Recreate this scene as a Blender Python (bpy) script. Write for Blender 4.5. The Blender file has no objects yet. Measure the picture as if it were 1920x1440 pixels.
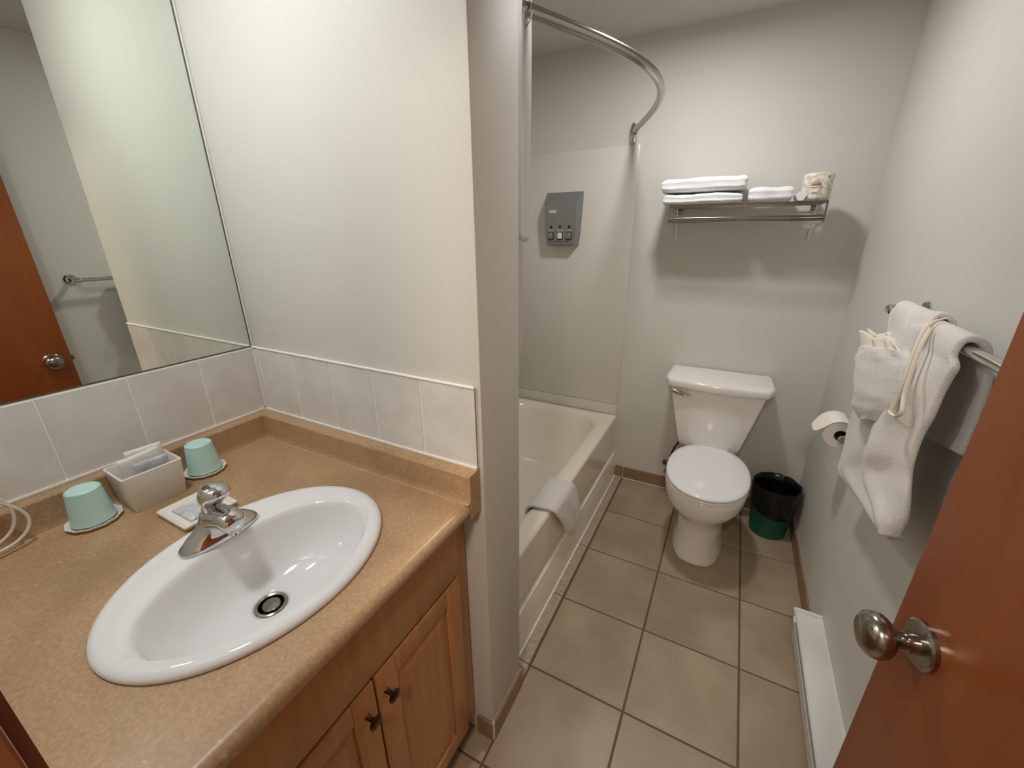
import bpy, bmesh, math, random
from mathutils import Vector, Matrix, noise
random.seed(7)
S = bpy.context.scene
COL = S.collection
PI = math.pi

# ------------------------------------------------------------------ camera
f_px, yaw, pitch, roll = 773.96, -0.48749, -0.35097, -0.00815
cd = bpy.data.cameras.new('camera'); cam = bpy.data.objects.new('camera', cd); COL.objects.link(cam)
cd.sensor_width = 36; cd.lens = f_px * 36 / 1920; cd.clip_start = 0.02
F = Vector((math.sin(yaw) * math.cos(pitch), math.cos(yaw) * math.cos(pitch), math.sin(pitch)))
R0 = Vector((math.cos(yaw), -math.sin(yaw), 0)); U0 = R0.cross(F)
Rv = math.cos(roll) * R0 + math.sin(roll) * U0; Uv = -math.sin(roll) * R0 + math.cos(roll) * U0
CAM = Vector((0.4902, -2.3088, 1.4517))
cam.matrix_world = Matrix(((Rv.x, Uv.x, -F.x, CAM.x), (Rv.y, Uv.y, -F.y, CAM.y), (Rv.z, Uv.z, -F.z, CAM.z), (0, 0, 0, 1)))
S.camera = cam

# ------------------------------------------------------------------ world, exposure
w = bpy.data.worlds.new('world'); S.world = w; w.use_nodes = True
bg = w.node_tree.nodes['Background']; bg.inputs[0].default_value = (1.0, 0.72, 0.50, 1); bg.inputs[1].default_value = 0.10
S.view_settings.view_transform = 'Standard'; S.view_settings.look = 'None'
S.view_settings.gamma = 1; S.view_settings.use_curve_mapping = False
S.view_settings.exposure = 0.0
CEIL_W, SINK_W, HALL_W = 8.8, 5.6, 17.0        # watts: ceiling lamp by the tub, ceiling lamp over the sink, hallway lamp

# ------------------------------------------------------------------ dimensions (metres)
XM, XP, XR = -0.7432, 0.0488, 0.9464       # mirror wall, partition end, right wall
YP, YP2, YF = -1.6185, -1.4358, -2.3033    # partition front / back, front wall
ZC, ZCEIL = 0.8742, 2.286
TB, TT = 0.9515, 1.1432                    # wall tile bottom / top
TS, GX, GY = 0.33, 0.3831, -1.3629         # floor tile pitch and joint origin

# ------------------------------------------------------------------ materials
def lin(c):
    if isinstance(c, str):
        c = [int(c[i:i + 2], 16) / 255 for i in (0, 2, 4)]
    return tuple((x / 12.92 if x <= .04045 else ((x + .055) / 1.055) ** 2.4) for x in c) + (1,)

def mat(name, col, rough=.5, metal=0, col2=None, scale=8, detail=4, lo=.4, hi=.6, bump=0, bscale=200, coat=0, sheen=0,
        stretch=None, rnd=0, spec=.5, alpha=1, sss=0, space='geo'):
    m = bpy.data.materials.new(name); m.use_nodes = True
    nt = m.node_tree; b = nt.nodes['Principled BSDF']; N = nt.nodes.new; L = nt.links.new
    b.inputs['Base Color'].default_value = lin(col); b.inputs['Roughness'].default_value = rough
    b.inputs['Metallic'].default_value = metal; b.inputs['Coat Weight'].default_value = coat
    b.inputs['Sheen Weight'].default_value = sheen; b.inputs['Specular IOR Level'].default_value = spec
    b.inputs['Alpha'].default_value = alpha
    if coat: b.inputs['Coat Roughness'].default_value = .05
    if sss: b.inputs['Subsurface Weight'].default_value = sss; b.inputs['Subsurface Scale'].default_value = .01
    if space == 'geo': g = N('ShaderNodeNewGeometry').outputs['Position']
    else: g = N('ShaderNodeTexCoord').outputs['Object']
    mp = N('ShaderNodeMapping'); L(g, mp.inputs['Vector'])
    if stretch: mp.inputs['Scale'].default_value = stretch
    vec = mp.outputs['Vector']
    if rnd:
        oi = N('ShaderNodeObjectInfo'); mu = N('ShaderNodeMath'); mu.operation = 'MULTIPLY'; mu.inputs[1].default_value = rnd
        L(oi.outputs['Random'], mu.inputs[0])
        ad = N('ShaderNodeVectorMath'); ad.operation = 'ADD'; L(vec, ad.inputs[0]); L(mu.outputs[0], ad.inputs[1]); vec = ad.outputs[0]
    if col2:
        n = N('ShaderNodeTexNoise'); n.inputs['Scale'].default_value = scale; n.inputs['Detail'].default_value = detail
        L(vec, n.inputs['Vector'])
        r = N('ShaderNodeValToRGB'); r.color_ramp.elements[0].position = lo; r.color_ramp.elements[1].position = hi
        r.color_ramp.elements[0].color = lin(col); r.color_ramp.elements[1].color = lin(col2)
        L(n.outputs['Fac'], r.inputs['Fac']); L(r.outputs['Color'], b.inputs['Base Color'])
        m['ramp'] = 1
    if bump:
        n2 = N('ShaderNodeTexNoise'); n2.inputs['Scale'].default_value = bscale; n2.inputs['Detail'].default_value = 3
        L(vec, n2.inputs['Vector'])
        bp = N('ShaderNodeBump'); bp.inputs['Strength'].default_value = bump; bp.inputs['Distance'].default_value = .002
        L(n2.outputs['Fac'], bp.inputs['Height']); L(bp.outputs['Normal'], b.inputs['Normal'])
    return m

def emat(name, col, st):
    m = bpy.data.materials.new(name); m.use_nodes = True; b = m.node_tree.nodes['Principled BSDF']
    b.inputs['Base Color'].default_value = lin(col); b.inputs['Emission Color'].default_value = lin(col); b.inputs['Emission Strength'].default_value = st
    return m

M = {}
M['wall'] = mat('wall_paint', 'd8d6cf', .6, bump=.05, bscale=350, spec=.2)
M['ceiling'] = mat('ceiling_paint', 'cfc9c4', .8, bump=.1, bscale=200)
M['tile'] = mat('floor_tile', '9b8973', .42, col2='ae9d88', scale=5, detail=8, lo=.35, hi=.68, bump=.12, bscale=90, rnd=7)
M['grout'] = mat('brown_grout', '6d5342', .9, bump=.3, bscale=500)
M['strip'] = mat('strip_tile', 'aa9685', .6, col2='b9a898', scale=60, detail=6, bump=.4, bscale=300)
M['base'] = mat('base_tile', '8c6f58', .4, col2='97795f', scale=9, detail=6, bump=.1, bscale=90, rnd=5)
M['caulk'] = mat('white_caulk', 'f8f5ee', .5)
M['walltile'] = mat('wall_tile', 'dbd7d2', .16, col2='e5e2de', scale=10, detail=9, lo=.36, hi=.62, rnd=9, bump=.03, bscale=60)
M['walltile_d'] = mat('wall_tile_dark_vein', 'c6c0bb', .16, col2='d2cecb', scale=12, detail=8, lo=.3, hi=.75, rnd=4)
M['laminate'] = mat('laminate', 'b3906a', .34, col2='c5a582', scale=160, detail=6, lo=.35, hi=.75, bump=.05, bscale=400)
nt = M['laminate'].node_tree; N_, L_ = nt.nodes.new, nt.links.new; bs = nt.nodes['Principled BSDF']
old = bs.inputs['Base Color'].links[0].from_socket; gp = N_('ShaderNodeNewGeometry')
n1 = N_('ShaderNodeTexNoise'); n1.inputs['Scale'].default_value = 3.2; n1.inputs['Detail'].default_value = 5; n1.inputs['Distortion'].default_value = .8; L_(gp.outputs['Position'], n1.inputs['Vector'])
r1 = N_('ShaderNodeValToRGB'); r1.color_ramp.elements[0].position = .3; r1.color_ramp.elements[1].position = .55; r1.color_ramp.elements[0].color = (.72, .70, .66, 1); r1.color_ramp.elements[1].color = (1, 1, 1, 1); L_(n1.outputs['Fac'], r1.inputs['Fac'])
mx = N_('ShaderNodeMixRGB'); mx.blend_type = 'MULTIPLY'; mx.inputs[0].default_value = 1; L_(old, mx.inputs[1]); L_(r1.outputs['Color'], mx.inputs[2])
n2 = N_('ShaderNodeTexNoise'); n2.inputs['Scale'].default_value = 70; n2.inputs['Detail'].default_value = 2; n2.inputs['Distortion'].default_value = 2.5; L_(gp.outputs['Position'], n2.inputs['Vector'])
r2 = N_('ShaderNodeValToRGB'); r2.color_ramp.elements[0].position = .66; r2.color_ramp.elements[1].position = .70; L_(n2.outputs['Fac'], r2.inputs['Fac'])
mx2 = N_('ShaderNodeMixRGB'); L_(r2.outputs['Color'], mx2.inputs[0]); L_(mx.outputs[0], mx2.inputs[1]); mx2.inputs[2].default_value = lin('c4a786'); L_(mx2.outputs[0], bs.inputs['Base Color'])
M['porcelain'] = mat('porcelain', 'f4f4f5', .06, coat=.4)
M['toilet'] = mat('toilet_china', 'f5f2ee', .08, coat=.4)
M['seat'] = mat('seat_plastic', 'f3f3f5', .12)
M['tub'] = mat('tub_enamel', 'f4ecdd', .12, coat=.3)
M['panel'] = mat('tub_surround', 'dfdcd3', .22)
M['chrome'] = mat('chrome', 'd2d2d2', .05, metal=1)
M['steel'] = mat('rod_steel', 'a8a29a', .16, metal=1)
M['nickel'] = mat('satin_nickel', 'a39c94', .2, metal=1)
M['mirror'] = mat('mirror_silver', 'e6ebe4', .008, metal=1)
M['edge'] = mat('mirror_edge', '5a5f5a', .3)
M['cab'] = mat('cabinet_maple', 'b07846', .34, col2='c08956', scale=5, detail=6, lo=.3, hi=.7, stretch=(1, 9, 1), bump=.03)
M['cabv'] = mat('cabinet_maple_upright', 'b07846', .34, col2='c28b57', scale=5, detail=6, lo=.3, hi=.7, stretch=(9, 9, 1), bump=.03)
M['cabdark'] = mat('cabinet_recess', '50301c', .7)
M['door'] = mat('door_wood', '83421c', .34, col2='955022', scale=3.2, detail=7, lo=.3, hi=.72, stretch=(4, 4, .8), bump=.03, bscale=120)
M['jamb'] = mat('jamb_wood', '7c4526', .35, col2='8c5230', scale=6, detail=5, stretch=(8, 8, .8))
M['bronze'] = mat('aged_bronze', '6a5238', .32, metal=1, col2='3c2d1e', scale=80, lo=.4, hi=.7)
M['mint'] = mat('mint_plastic', 'c2e4de', .4, sss=.1)
M['paper'] = mat('paper', 'efebe4', .85, bump=.2, bscale=300)
M['foil'] = mat('clear_sachet', 'd9dade', .22, col2='c4c6cc', scale=60, bump=.6, bscale=60)
M['ceramic'] = mat('box_ceramic', 'ece7de', .25)
M['towel'] = mat('terry', 'ece8e4', .95, sheen=.3, bump=1.0, bscale=420, col2='e2ddd8', scale=300, space='obj')
M['towelw'] = mat('terry_white', 'f3f3f5', .95, sheen=.3, bump=1.0, bscale=420, space='obj')
M['hem'] = mat('towel_hem', 'ebe3d6', .9, bump=.5, bscale=500)
M['curtain'] = mat('curtain', 'f0eeec', .6)
M['liner'] = mat('liner', 'e2dcd4', .35)
for k_ in ('curtain', 'liner'):
    nt = M[k_].node_tree; tr = nt.nodes.new('ShaderNodeBsdfTranslucent'); tr.inputs['Color'].default_value = (.85, .83, .80, 1)
    mxs = nt.nodes.new('ShaderNodeMixShader'); mxs.inputs[0].default_value = .3
    out = nt.nodes['Material Output']; nt.links.new(nt.nodes['Principled BSDF'].outputs[0], mxs.inputs[1]); nt.links.new(tr.outputs[0], mxs.inputs[2]); nt.links.new(mxs.outputs[0], out.inputs['Surface'])
M['disp'] = mat('dispenser_grey', '8b8c8b', .34, metal=.25)
M['dark'] = mat('black_plastic', '1b1816', .5)
M['label'] = mat('label_cream', 'd9d6c2', .4)
M['white_btn'] = mat('white_plastic', 'e9e6e2', .3)
M['heater'] = mat('heater_enamel', 'e2e0db', .35)
M['liner_bag'] = mat('bin_bag', '0d0b0c', .25, bump=1, bscale=30)
M['green'] = mat('green_plastic', '1c5a4c', .35)
M['cord'] = mat('cord', 'e0d6c4', .45)
M['card'] = mat('brown_card', '9a6f44', .9)
M['pink'] = mat('wrap_print', 'c9a48a', .8)
M['wrap'] = mat('printed_wrap', 'ece8de', .7, col2='cfc9ba', scale=45, detail=2, lo=.5, hi=.56, space='obj')
M['glow'] = emat('lamp_glow', 'fff6ec', 9)
M['hall'] = mat('hall_paint', 'b0a698', .8)

# ------------------------------------------------------------------ helpers
def link(name, bm, m=None, parent=None, smooth=True, mods=None, ang=.7):
    me = bpy.data.meshes.new(name); bmesh.ops.recalc_face_normals(bm, faces=bm.faces)
    bm.to_mesh(me); bm.free()
    if smooth:
        for p in me.polygons: p.use_smooth = True
        try: me.set_sharp_from_angle(angle=ang)
        except Exception: pass
    o = bpy.data.objects.new(name, me); COL.objects.link(o)
    if m: me.materials.append(M[m] if isinstance(m, str) else m)
    if parent:
        o.parent = parent; o.matrix_parent_inverse = Matrix.Translation(-parent.location) if parent.type == 'EMPTY' else Matrix()
        if parent.type == 'EMPTY': o.matrix_parent_inverse = parent.matrix_basis.inverted()
    for t, kw in (mods or []):
        md = o.modifiers.new(t.lower(), t)
        for k, v in kw.items(): setattr(md, k, v)
    return o

def tag(o, label=None, cat=None, group=None, kind=None):
    if label: o['label'] = label
    if cat: o['category'] = cat
    if group: o['group'] = group
    if kind: o['kind'] = kind
    return o

def empty(name, loc, rz=0, **k):
    o = bpy.data.objects.new(name, None); COL.objects.link(o); o.location = loc; o.rotation_euler = (0, 0, rz)
    o.empty_display_size = .05
    return tag(o, **k)

def box(bm, a, b, bev=0, seg=2):
    a, b = [min(p, q) for p, q in zip(a, b)], [max(p, q) for p, q in zip(a, b)]
    vs = [bm.verts.new((x, y, z)) for x in (a[0], b[0]) for y in (a[1], b[1]) for z in (a[2], b[2])]
    fs = [bm.faces.new([vs[i] for i in q]) for q in ((0, 1, 3, 2), (4, 6, 7, 5), (0, 4, 5, 1), (2, 3, 7, 6), (0, 2, 6, 4), (1, 5, 7, 3))]
    if bev:
        es = list({e for f in fs for e in f.edges})
        bmesh.ops.bevel(bm, geom=es, offset=bev, segments=seg, affect='EDGES', profile=.5)
    return bm

def nbox(a, b, bev=0, seg=2): return box(bmesh.new(), a, b, bev, seg)

def rings(bm, R, close=True, cap0=True, cap1=True):
    V = [[bm.verts.new(p) for p in r] for r in R]
    n = len(V[0])
    for a, b in zip(V, V[1:]):
        for i in range(n if close else n - 1):
            j = (i + 1) % n
            bm.faces.new((a[i], a[j], b[j], b[i]))
    if cap0: bm.faces.new(V[0][::-1])
    if cap1: bm.faces.new(V[-1])
    return bm

def lathe(bm, prof, c=(0, 0, 0), axis=(0, 0, 1), n=40, cap0=True, cap1=True):
    ax = Vector(axis).normalized(); q = Vector((0, 0, 1)).rotation_difference(ax); c = Vector(c)
    R = []
    for r, h in prof:
        r = max(r, 1e-5)
        R.append([c + q @ Vector((r * math.cos(2 * PI * i / n), r * math.sin(2 * PI * i / n), h)) for i in range(n)])
    return rings(bm, R, cap0=cap0, cap1=cap1)

def spline(P, k):
    P = [Vector(p) for p in P]; out = []
    Q = [2 * P[0] - P[1]] + P + [2 * P[-1] - P[-2]]
    for i in range(1, len(Q) - 2):
        for s in range(k):
            t = s / k; a, b, c, d = Q[i - 1:i + 3]
            out.append(.5 * ((2 * b) + (c - a) * t + (2 * a - 5 * b + 4 * c - d) * t * t + (3 * b - a - 3 * c + d) * t ** 3))
    out.append(P[-1]); return out

def tube(bm, P, r, n=12, k=6, smooth=True, rx=None):
    pts = spline(P, k) if smooth else [Vector(p) for p in P]
    T = [(pts[min(i + 1, len(pts) - 1)] - pts[max(i - 1, 0)]).normalized() for i in range(len(pts))]
    u = T[0].orthogonal().normalized(); R = []
    for i, p in enumerate(pts):
        u = (u - T[i] * u.dot(T[i])).normalized(); v = T[i].cross(u)
        rr = r(i / (len(pts) - 1)) if callable(r) else r
        R.append([p + rr * (math.cos(2 * PI * j / n) * u + math.sin(2 * PI * j / n) * v) * 1 for j in range(n)])
    return rings(bm, R)

def extrude_y(bm, prof, y0, y1):            # prof = list of (x, z)
    return rings(bm, [[Vector((x, y0, z)) for x, z in prof], [Vector((x, y1, z)) for x, z in prof]])

def superell(cx, cy, hx, hy, z, n=48, e=2.0, hy2=None):
    out = []
    for i in range(n):
        a = 2 * PI * i / n; c, s = math.cos(a), math.sin(a)
        h = hy if s < 0 or hy2 is None else hy2
        out.append(Vector((cx + hx * math.copysign(abs(c) ** (2 / e), c), cy + h * math.copysign(abs(s) ** (2 / e), s), z)))
    return out

def sheet(rows, cols=24, k=4, bulge=None):
    """rows: (x, yL, zL, yR, zR) across a hanging cloth; returns a bmesh grid."""
    bm = bmesh.new()
    L = spline([(r[0], r[1], r[2]) for r in rows], k); Rr = spline([(r[5] if len(r) > 5 else r[0], r[3], r[4]) for r in rows], k)
    G = []
    for i, (a, b) in enumerate(zip(L, Rr)):
        v = i / (len(L) - 1); row = []
        for j in range(cols + 1):
            u = j / cols; p = a.lerp(b, u)
            if bulge: p = p + bulge(u, v)
            row.append(bm.verts.new(p))
        G.append(row)
    for a, b in zip(G, G[1:]):
        for j in range(cols): bm.faces.new((a[j], a[j + 1], b[j + 1], b[j]))
    return bm

def struct(name, bm, m, parent=None, smooth=False, **k):
    o = link(name, bm, m, parent, smooth=smooth, **k)
    if parent is None: o['kind'] = 'structure'
    return o

def shared(name, me, loc, parent):
    o = bpy.data.objects.new(name, me); COL.objects.link(o); o.location = loc; o.parent = parent
    return o

# ------------------------------------------------------------------ room shell
T = .10
floor = struct('floor', nbox((-0.85, -3.6, -.08), (1.25, .1, -.0035)), 'grout')
struct('ceiling', nbox((-0.85, YF - .13, ZCEIL), (1.06, .1, ZCEIL + .08)), 'ceiling')
struct('wall_back', nbox((XM - T, 0, 0), (XR + T, T, ZCEIL)), 'wall')
struct('wall_right', nbox((XR, YF - .13, 0), (XR + T, 0, ZCEIL)), 'wall')
wl = struct('wall_left', nbox((XM - T, YF - .13, 0), (XM, 0, ZCEIL)), 'wall')
wp = struct('wall_partition', nbox((XM, YP, 0), (XP, YP2, ZCEIL), .004, 2), 'wall', smooth=True)
bm = nbox((XM, YF - .13, 0), (.14, YF, ZCEIL)); box(bm, (.14, YF - .13, 2.06), (XR, YF, ZCEIL)); box(bm, (.935, YF - .13, 0), (XR, YF, 2.06))
struct('wall_front', bm, 'wall')
# passage outside the door, behind the viewer
bm = nbox((-.85, -3.6, 0), (1.25, -3.5, ZCEIL)); box(bm, (-.85, -3.5, 0), (-.80, YF - .13, ZCEIL)); box(bm, (1.2, -3.5, 0), (1.25, YF - .13, ZCEIL)); box(bm, (-.85, -3.6, ZCEIL), (1.25, YF - .13, ZCEIL + .05))
struct('wall_hallway', bm, 'hall')
# door jamb lining with its stop (lower left corner of the view)
bm = nbox((.135, YF - .13, 0), (.16, YF, 2.06)); box(bm, (.16, YF - .060, 0), (.171, YF - .006, 2.05), .002); box(bm, (.16, YF - .1, 0), (.165, YF - .065, 2.05), .002)
box(bm, (.135, YF - .13, 2.04), (.935, YF, 2.065))
struct('trim_1', bm, 'jamb')

# floor tiles
h = (TS - .006) / 2
tm = {}
def floor_tile(x0, x1, y0, y1):
    sx, sy = round(x1 - x0 - .006, 4), round(y1 - y0 - .006, 4)
    if (sx, sy) not in tm:
        b = nbox((-sx / 2, -sy / 2, -.012), (sx / 2, sy / 2, 0)); top = [e for e in b.edges if all(v.co.z > -.001 for v in e.verts)]
        bmesh.ops.bevel(b, geom=top, offset=.0018, segments=1, affect='EDGES')
        me = bpy.data.meshes.new('tile'); b.to_mesh(me); b.free(); me.materials.append(M['tile']); tm[(sx, sy)] = me
    shared('tile', tm[(sx, sy)], ((x0 + x1) / 2, (y0 + y1) / 2, 0), floor)
xs = [GX + TS * i for i in range(-4, 3)]
ys = [GY + TS * j for j in range(-5, 4)] + [-.002]
for i in range(len(xs) - 1):
    for j in range(len(ys) - 1):
        x0, x1, y0, y1 = xs[i], min(xs[i + 1], XR - .002), ys[j], ys[j + 1]
        if x1 < .06 and y0 > YP2 - .1: continue
        floor_tile(x0, x1, y0, y1)
# narrow strip tiles against the tub
for j in range(3, len(ys) - 1):
    y0, y1 = max(ys[j], YP2 + .05), ys[j + 1]
    if y1 < YP2: continue
    b = bmesh.new(); prof = [(.006, -.01), (.006, .004), (.010, .006), (.046, .001), (.049, -.01)]
    extrude_y(b, prof, y0 + .002, y1 - .002)
    link('strip_tile', b, 'strip', floor, smooth=False)
# baseboards of brown tile
BH = .076
def bb(name, a, b, along, joints):
    root = struct(name, nbox(a, b), 'caulk')
    js = [a[along]] + joints + [b[along]]
    for p, q in zip(js, js[1:]):
        lo, hi = list(a), list(b)
        lo[along], hi[along] = p + .0015, q - .0015
        o = 1 - along
        n = .004
        if along == 0: lo[1] -= n; hi[1] -= .001
        else:
            if a[0] > .5: lo[0] -= n; hi[0] -= .001
            else: lo[0] += .001; hi[0] += n
        lo[2] = .003; hi[2] = BH
        link('base_tile', nbox(lo, hi, .001, 1), 'base', root, smooth=False)
    return root
bb('baseboard_back', (.0, -.007, 0), (XR - .009, -.0001, BH - .002), 0, [.052, .382, .712])
bb('baseboard_right', (XR - .007, -.83, 0), (XR - .0001, -.012, BH - .002), 1, [-.70, -.37])
bb('baseboard_partition_end', (XP + .0001, YP, 0), (XP + .007, YP2, BH - .002), 1, [])
bb('baseboard_partition', (-.002, YP - .007, 0), (XP + .007, YP - .0001, BH - .002), 0, [])

# splash tiles above the counter, with caulk lines
tw = struct('trim_2', nbox((XM + .0001, YP - .0056, TB - .004), (XP - .0118, YP - .0001, TT)), 'caulk')
def wtile(b, root): link('wall_tile', b, 'walltile', root, smooth=False)
xr_ = XP - .0118
for k in range(6):
    x1 = xr_ - .1502 * k; x0 = max(x1 - .1502, XM + .008)
    if x1 - x0 > .02: wtile(nbox((x0 + .0015, YP - .007, TB), (x1 - (.0015 if k else 0), YP - .002, TT - .003), .0012, 1), tw)
tl = struct('trim_3', nbox((XM + .0001, YF, TB - .004), (XM + .0056, YP - .0058, TT)), 'caulk')
for k in range(5):
    y1 = YP - .1526 * k - (.008 if k == 0 else 0); y0 = max(YP - .1526 * (k + 1), YF)
    wtile(nbox((XM + .002, y0 + .0015, TB), (XM + .007, y1 - .0015, TT - .003), .0012, 1), tl)
bm = bmesh.new(); tube(bm, [(XM + .005, YP - .006, TT), (xr_, YP - .006, TT)], .0035, 8, 1)
box(bm, (XM + .004, YP - .011, TB - .0045), (xr_, YP - .0042, TB + .0005))
box(bm, (XM + .004, YF + .002, TB - .0045), (XM + .011, YP - .0042, TB + .0005))
box(bm, (XM + .0001, YP - .006, TT + .003), (XM + .005, YP - .0003, ZCEIL - .002), .001)
struct('trim_4', bm, 'caulk')

# ------------------------------------------------------------------ mirror
mr = empty('mirror', (XM, -1.97, TT), label='large frameless wall mirror above the white splash tiles on the left', cat='mirror')
bm = nbox((XM + .0005, YF + .004, TT + .0035), (XM + .0055, YP - .010, 2.0)); link('glass', bm, 'mirror', mr, smooth=False)
bm = nbox((XM + .0003, YP - .0098, TT + .0035), (XM + .0062, YP - .0075, 2.0)); box(bm, (XM + .0003, YF + .004, TT + .0012), (XM + .0062, YP - .0075, TT + .0034)); link('edge_strip', bm, 'edge', mr, smooth=False)

# ------------------------------------------------------------------ door
DX, DY = .79, -1.612
hinge = Vector((.926, YF + .012, 0)); edge = Vector((DX, DY, 0)); dv = (edge - hinge); dw = dv.length; da = math.atan2(dv.y, dv.x)
door = bpy.data.objects.new('door_1', None); COL.objects.link(door); door.location = hinge; door.rotation_euler = (0, 0, da); door['kind'] = 'structure'
# local frame: x along the door from hinge, +y = the face seen (towards the mirror)
def dlink(name, bm, m, parent=door, **k):
    o = link(name, bm, m, None, **k); o.parent = parent; return o
dlink('door_slab', nbox((.0, -.035, .012), (dw, 0, 2.03), .0015, 2), 'door', ang=.5)
kx, kz = dw - .062, .905
rose = dlink('rose', lathe(bmesh.new(), [(.034, 0), (.034, .006), (.031, .0085), (.02, .010)], (kx, 0, kz), (0, 1, 0)), 'nickel', ang=.5)
dlink('knob', lathe(bmesh.new(), [(.015, .008), (.015, .022), (.0115, .0225), (.011, .030), (.0140, .034), (.0225, .040), (.0300, .048), (.0325, .0565), (.0305, .0655), (.0235, .0725), (.0125, .0765), (0, .0778)], (kx, 0, kz), (0, 1, 0)), 'nickel', ang=1.2)
dlink('latch', nbox((dw, -.024, kz - .011), (dw + .011, -.012, kz + .011), .003), 'nickel')
for hz in (.25, 1.02, 1.8):
    dlink('hinge', lathe(bmesh.new(), [(.006, -.045), (.006, .045)], (-.004, .004, hz), n=12), 'nickel')

# ------------------------------------------------------------------ vanity cabinet
XF = -.0095
vc = empty('vanity_cabinet', (-.37, -1.97, 0), label='maple wood vanity cabinet with two framed doors under the tan counter', cat='cabinet')
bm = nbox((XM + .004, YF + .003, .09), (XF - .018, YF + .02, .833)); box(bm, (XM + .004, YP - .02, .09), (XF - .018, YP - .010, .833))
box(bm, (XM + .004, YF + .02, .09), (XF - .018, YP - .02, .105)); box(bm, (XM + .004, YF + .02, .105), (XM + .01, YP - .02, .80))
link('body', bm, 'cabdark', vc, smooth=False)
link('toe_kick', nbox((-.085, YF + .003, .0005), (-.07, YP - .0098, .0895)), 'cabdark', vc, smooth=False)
# face frame
bm = nbox((XF - .018, YP - .062, .087), (XF, YP - .0095, .8335), .001, 1); link('stile', bm, 'cabv', vc, smooth=False)
bm = nbox((XF - .018, YF + .003, .087), (XF, YF + .05, .8335), .001, 1); link('stile', bm, 'cabv', vc, smooth=False)
link('rail', nbox((XF - .018, YF + .05, .087), (XF, YP - .062, .125)), 'cab', vc, smooth=False)
link('rail', nbox((XF - .018, YF + .05, .66), (XF, YP - .062, .8335)), 'cab', vc, smooth=False)
link('drawer_front', nbox((XF + .0005, YF + .02, .680), (XF + .0175, YP - .062, .829), .003, 2), 'cab', vc)
def cab_door(y0, y1, z0, z1, ky, kz, lab):
    XD = XF + .018
    b = nbox((XF + .0005, y0, z0), (XF + .010, y1, z1))
    d = link('door', b, 'cabv', vc, smooth=False)
    s = .052
    def fr(a, c, m):
        bmf = nbox(a, c, .0025, 2)
        link('frame_rail' if m == 'cab' else 'frame_stile', bmf, m, d)
    fr((XF + .009, y0, z0), (XD, y0 + s, z1), 'cabv'); fr((XF + .009, y1 - s, z0), (XD, y1, z1), 'cabv')
    fr((XF + .009, y0 + s, z0), (XD, y1 - s, z0 + s), 'cab'); fr((XF + .009, y0 + s, z1 - s), (XD, y1 - s, z1), 'cab')
    # raised panel
    b2 = bmesh.new(); a0, a1, c0, c1 = y0 + s + .001, y1 - s - .001, z0 + s + .001, z1 - s - .001; i1, i2 = .006, .030
    def rr(x, i): return [Vector((x, a0 + i, c0 + i)), Vector((x, a1 - i, c0 + i)), Vector((x, a1 - i, c1 - i)), Vector((x, a0 + i, c1 - i))]
    rings(b2, [rr(XF + .0095, 0), rr(XF + .0115, 0), rr(XF + .0115, i1), rr(XD - .0015, i2)])
    link('raised_panel', b2, 'cabv', d, smooth=False)
    k = link('knob', lathe(bmesh.new(), [(.006, 0), (.0045, .004), (.0045, .014), (.010, .018), (.0135, .021), (.0135, .0235), (.0105, .0255), (.0055, .0262), (0, .0265)], (XD, ky, kz), (1, 0, 0), 28), 'bronze', d, ang=.6)
    return d
cab_door(-1.957, -1.682, .108, .672, -1.937, .612, '')
cab_door(-2.240, -1.962, .108, .672, -1.987, .607, '')

# ------------------------------------------------------------------ countertop with sink cut-out
SX, SY, SA, SB = -.2225, -1.984, .196, .242     # sink centre, half widths (x, y)
ct = empty('countertop', (-.35, -1.96, .834), label='tan speckled laminate vanity countertop with raised back edge', cat='countertop')
x0, x1, y0, y1 = XM + .001, .020, YF + .001, YP - .0005
bm = bmesh.new()
angs = sorted(set([2 * PI * i / 72 for i in range(72)] + [math.atan2(yy - SY, xx - SX) % (2 * PI) for xx in (x0, x1) for yy in (y0, y1)]))
ti, to, bi, bo = [], [], [], []
for a in angs:
    c, s = math.cos(a), math.sin(a)
    ex, ey = SX + (SA - .02) * c, SY + (SB - .02) * s
    t = min([t for t in ((x1 - SX) / c if c > 1e-9 else 9, (x0 - SX) / c if c < -1e-9 else 9, (y1 - SY) / s if s > 1e-9 else 9, (y0 - SY) / s if s < -1e-9 else 9)])
    ox, oy = SX + t * c, SY + t * s
    ti.append(bm.verts.new((ex, ey, ZC))); to.append(bm.verts.new((ox, oy, ZC)))
    bi.append(bm.verts.new((ex, ey, ZC - .038))); bo.append(bm.verts.new((ox, oy, ZC - .038)))
n = len(angs)
for i in range(n):
    j = (i + 1) % n
    bm.faces.new((ti[i], ti[j], to[j], to[i])); bm.faces.new((bi[i], bo[i], bo[j], bi[j]))
    bm.faces.new((ti[i], bi[i], bi[j], ti[j])); bm.faces.new((to[i], to[j], bo[j], bo[i]))
link('top_slab', bm, 'laminate', ct, smooth=False)
prof = [(.020, ZC)] + [(.020 + .0185 * math.sin(t), ZC - .0185 * (1 - math.cos(t))) for t in [PI * i / 16 for i in range(1, 16)]] + [(.026, ZC - .040), (.020, ZC - .040)]
bm = bmesh.new(); extrude_y(bm, prof, y0, y1 - .042); link('front_edge', bm, 'laminate', ct, ang=.6)
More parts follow.
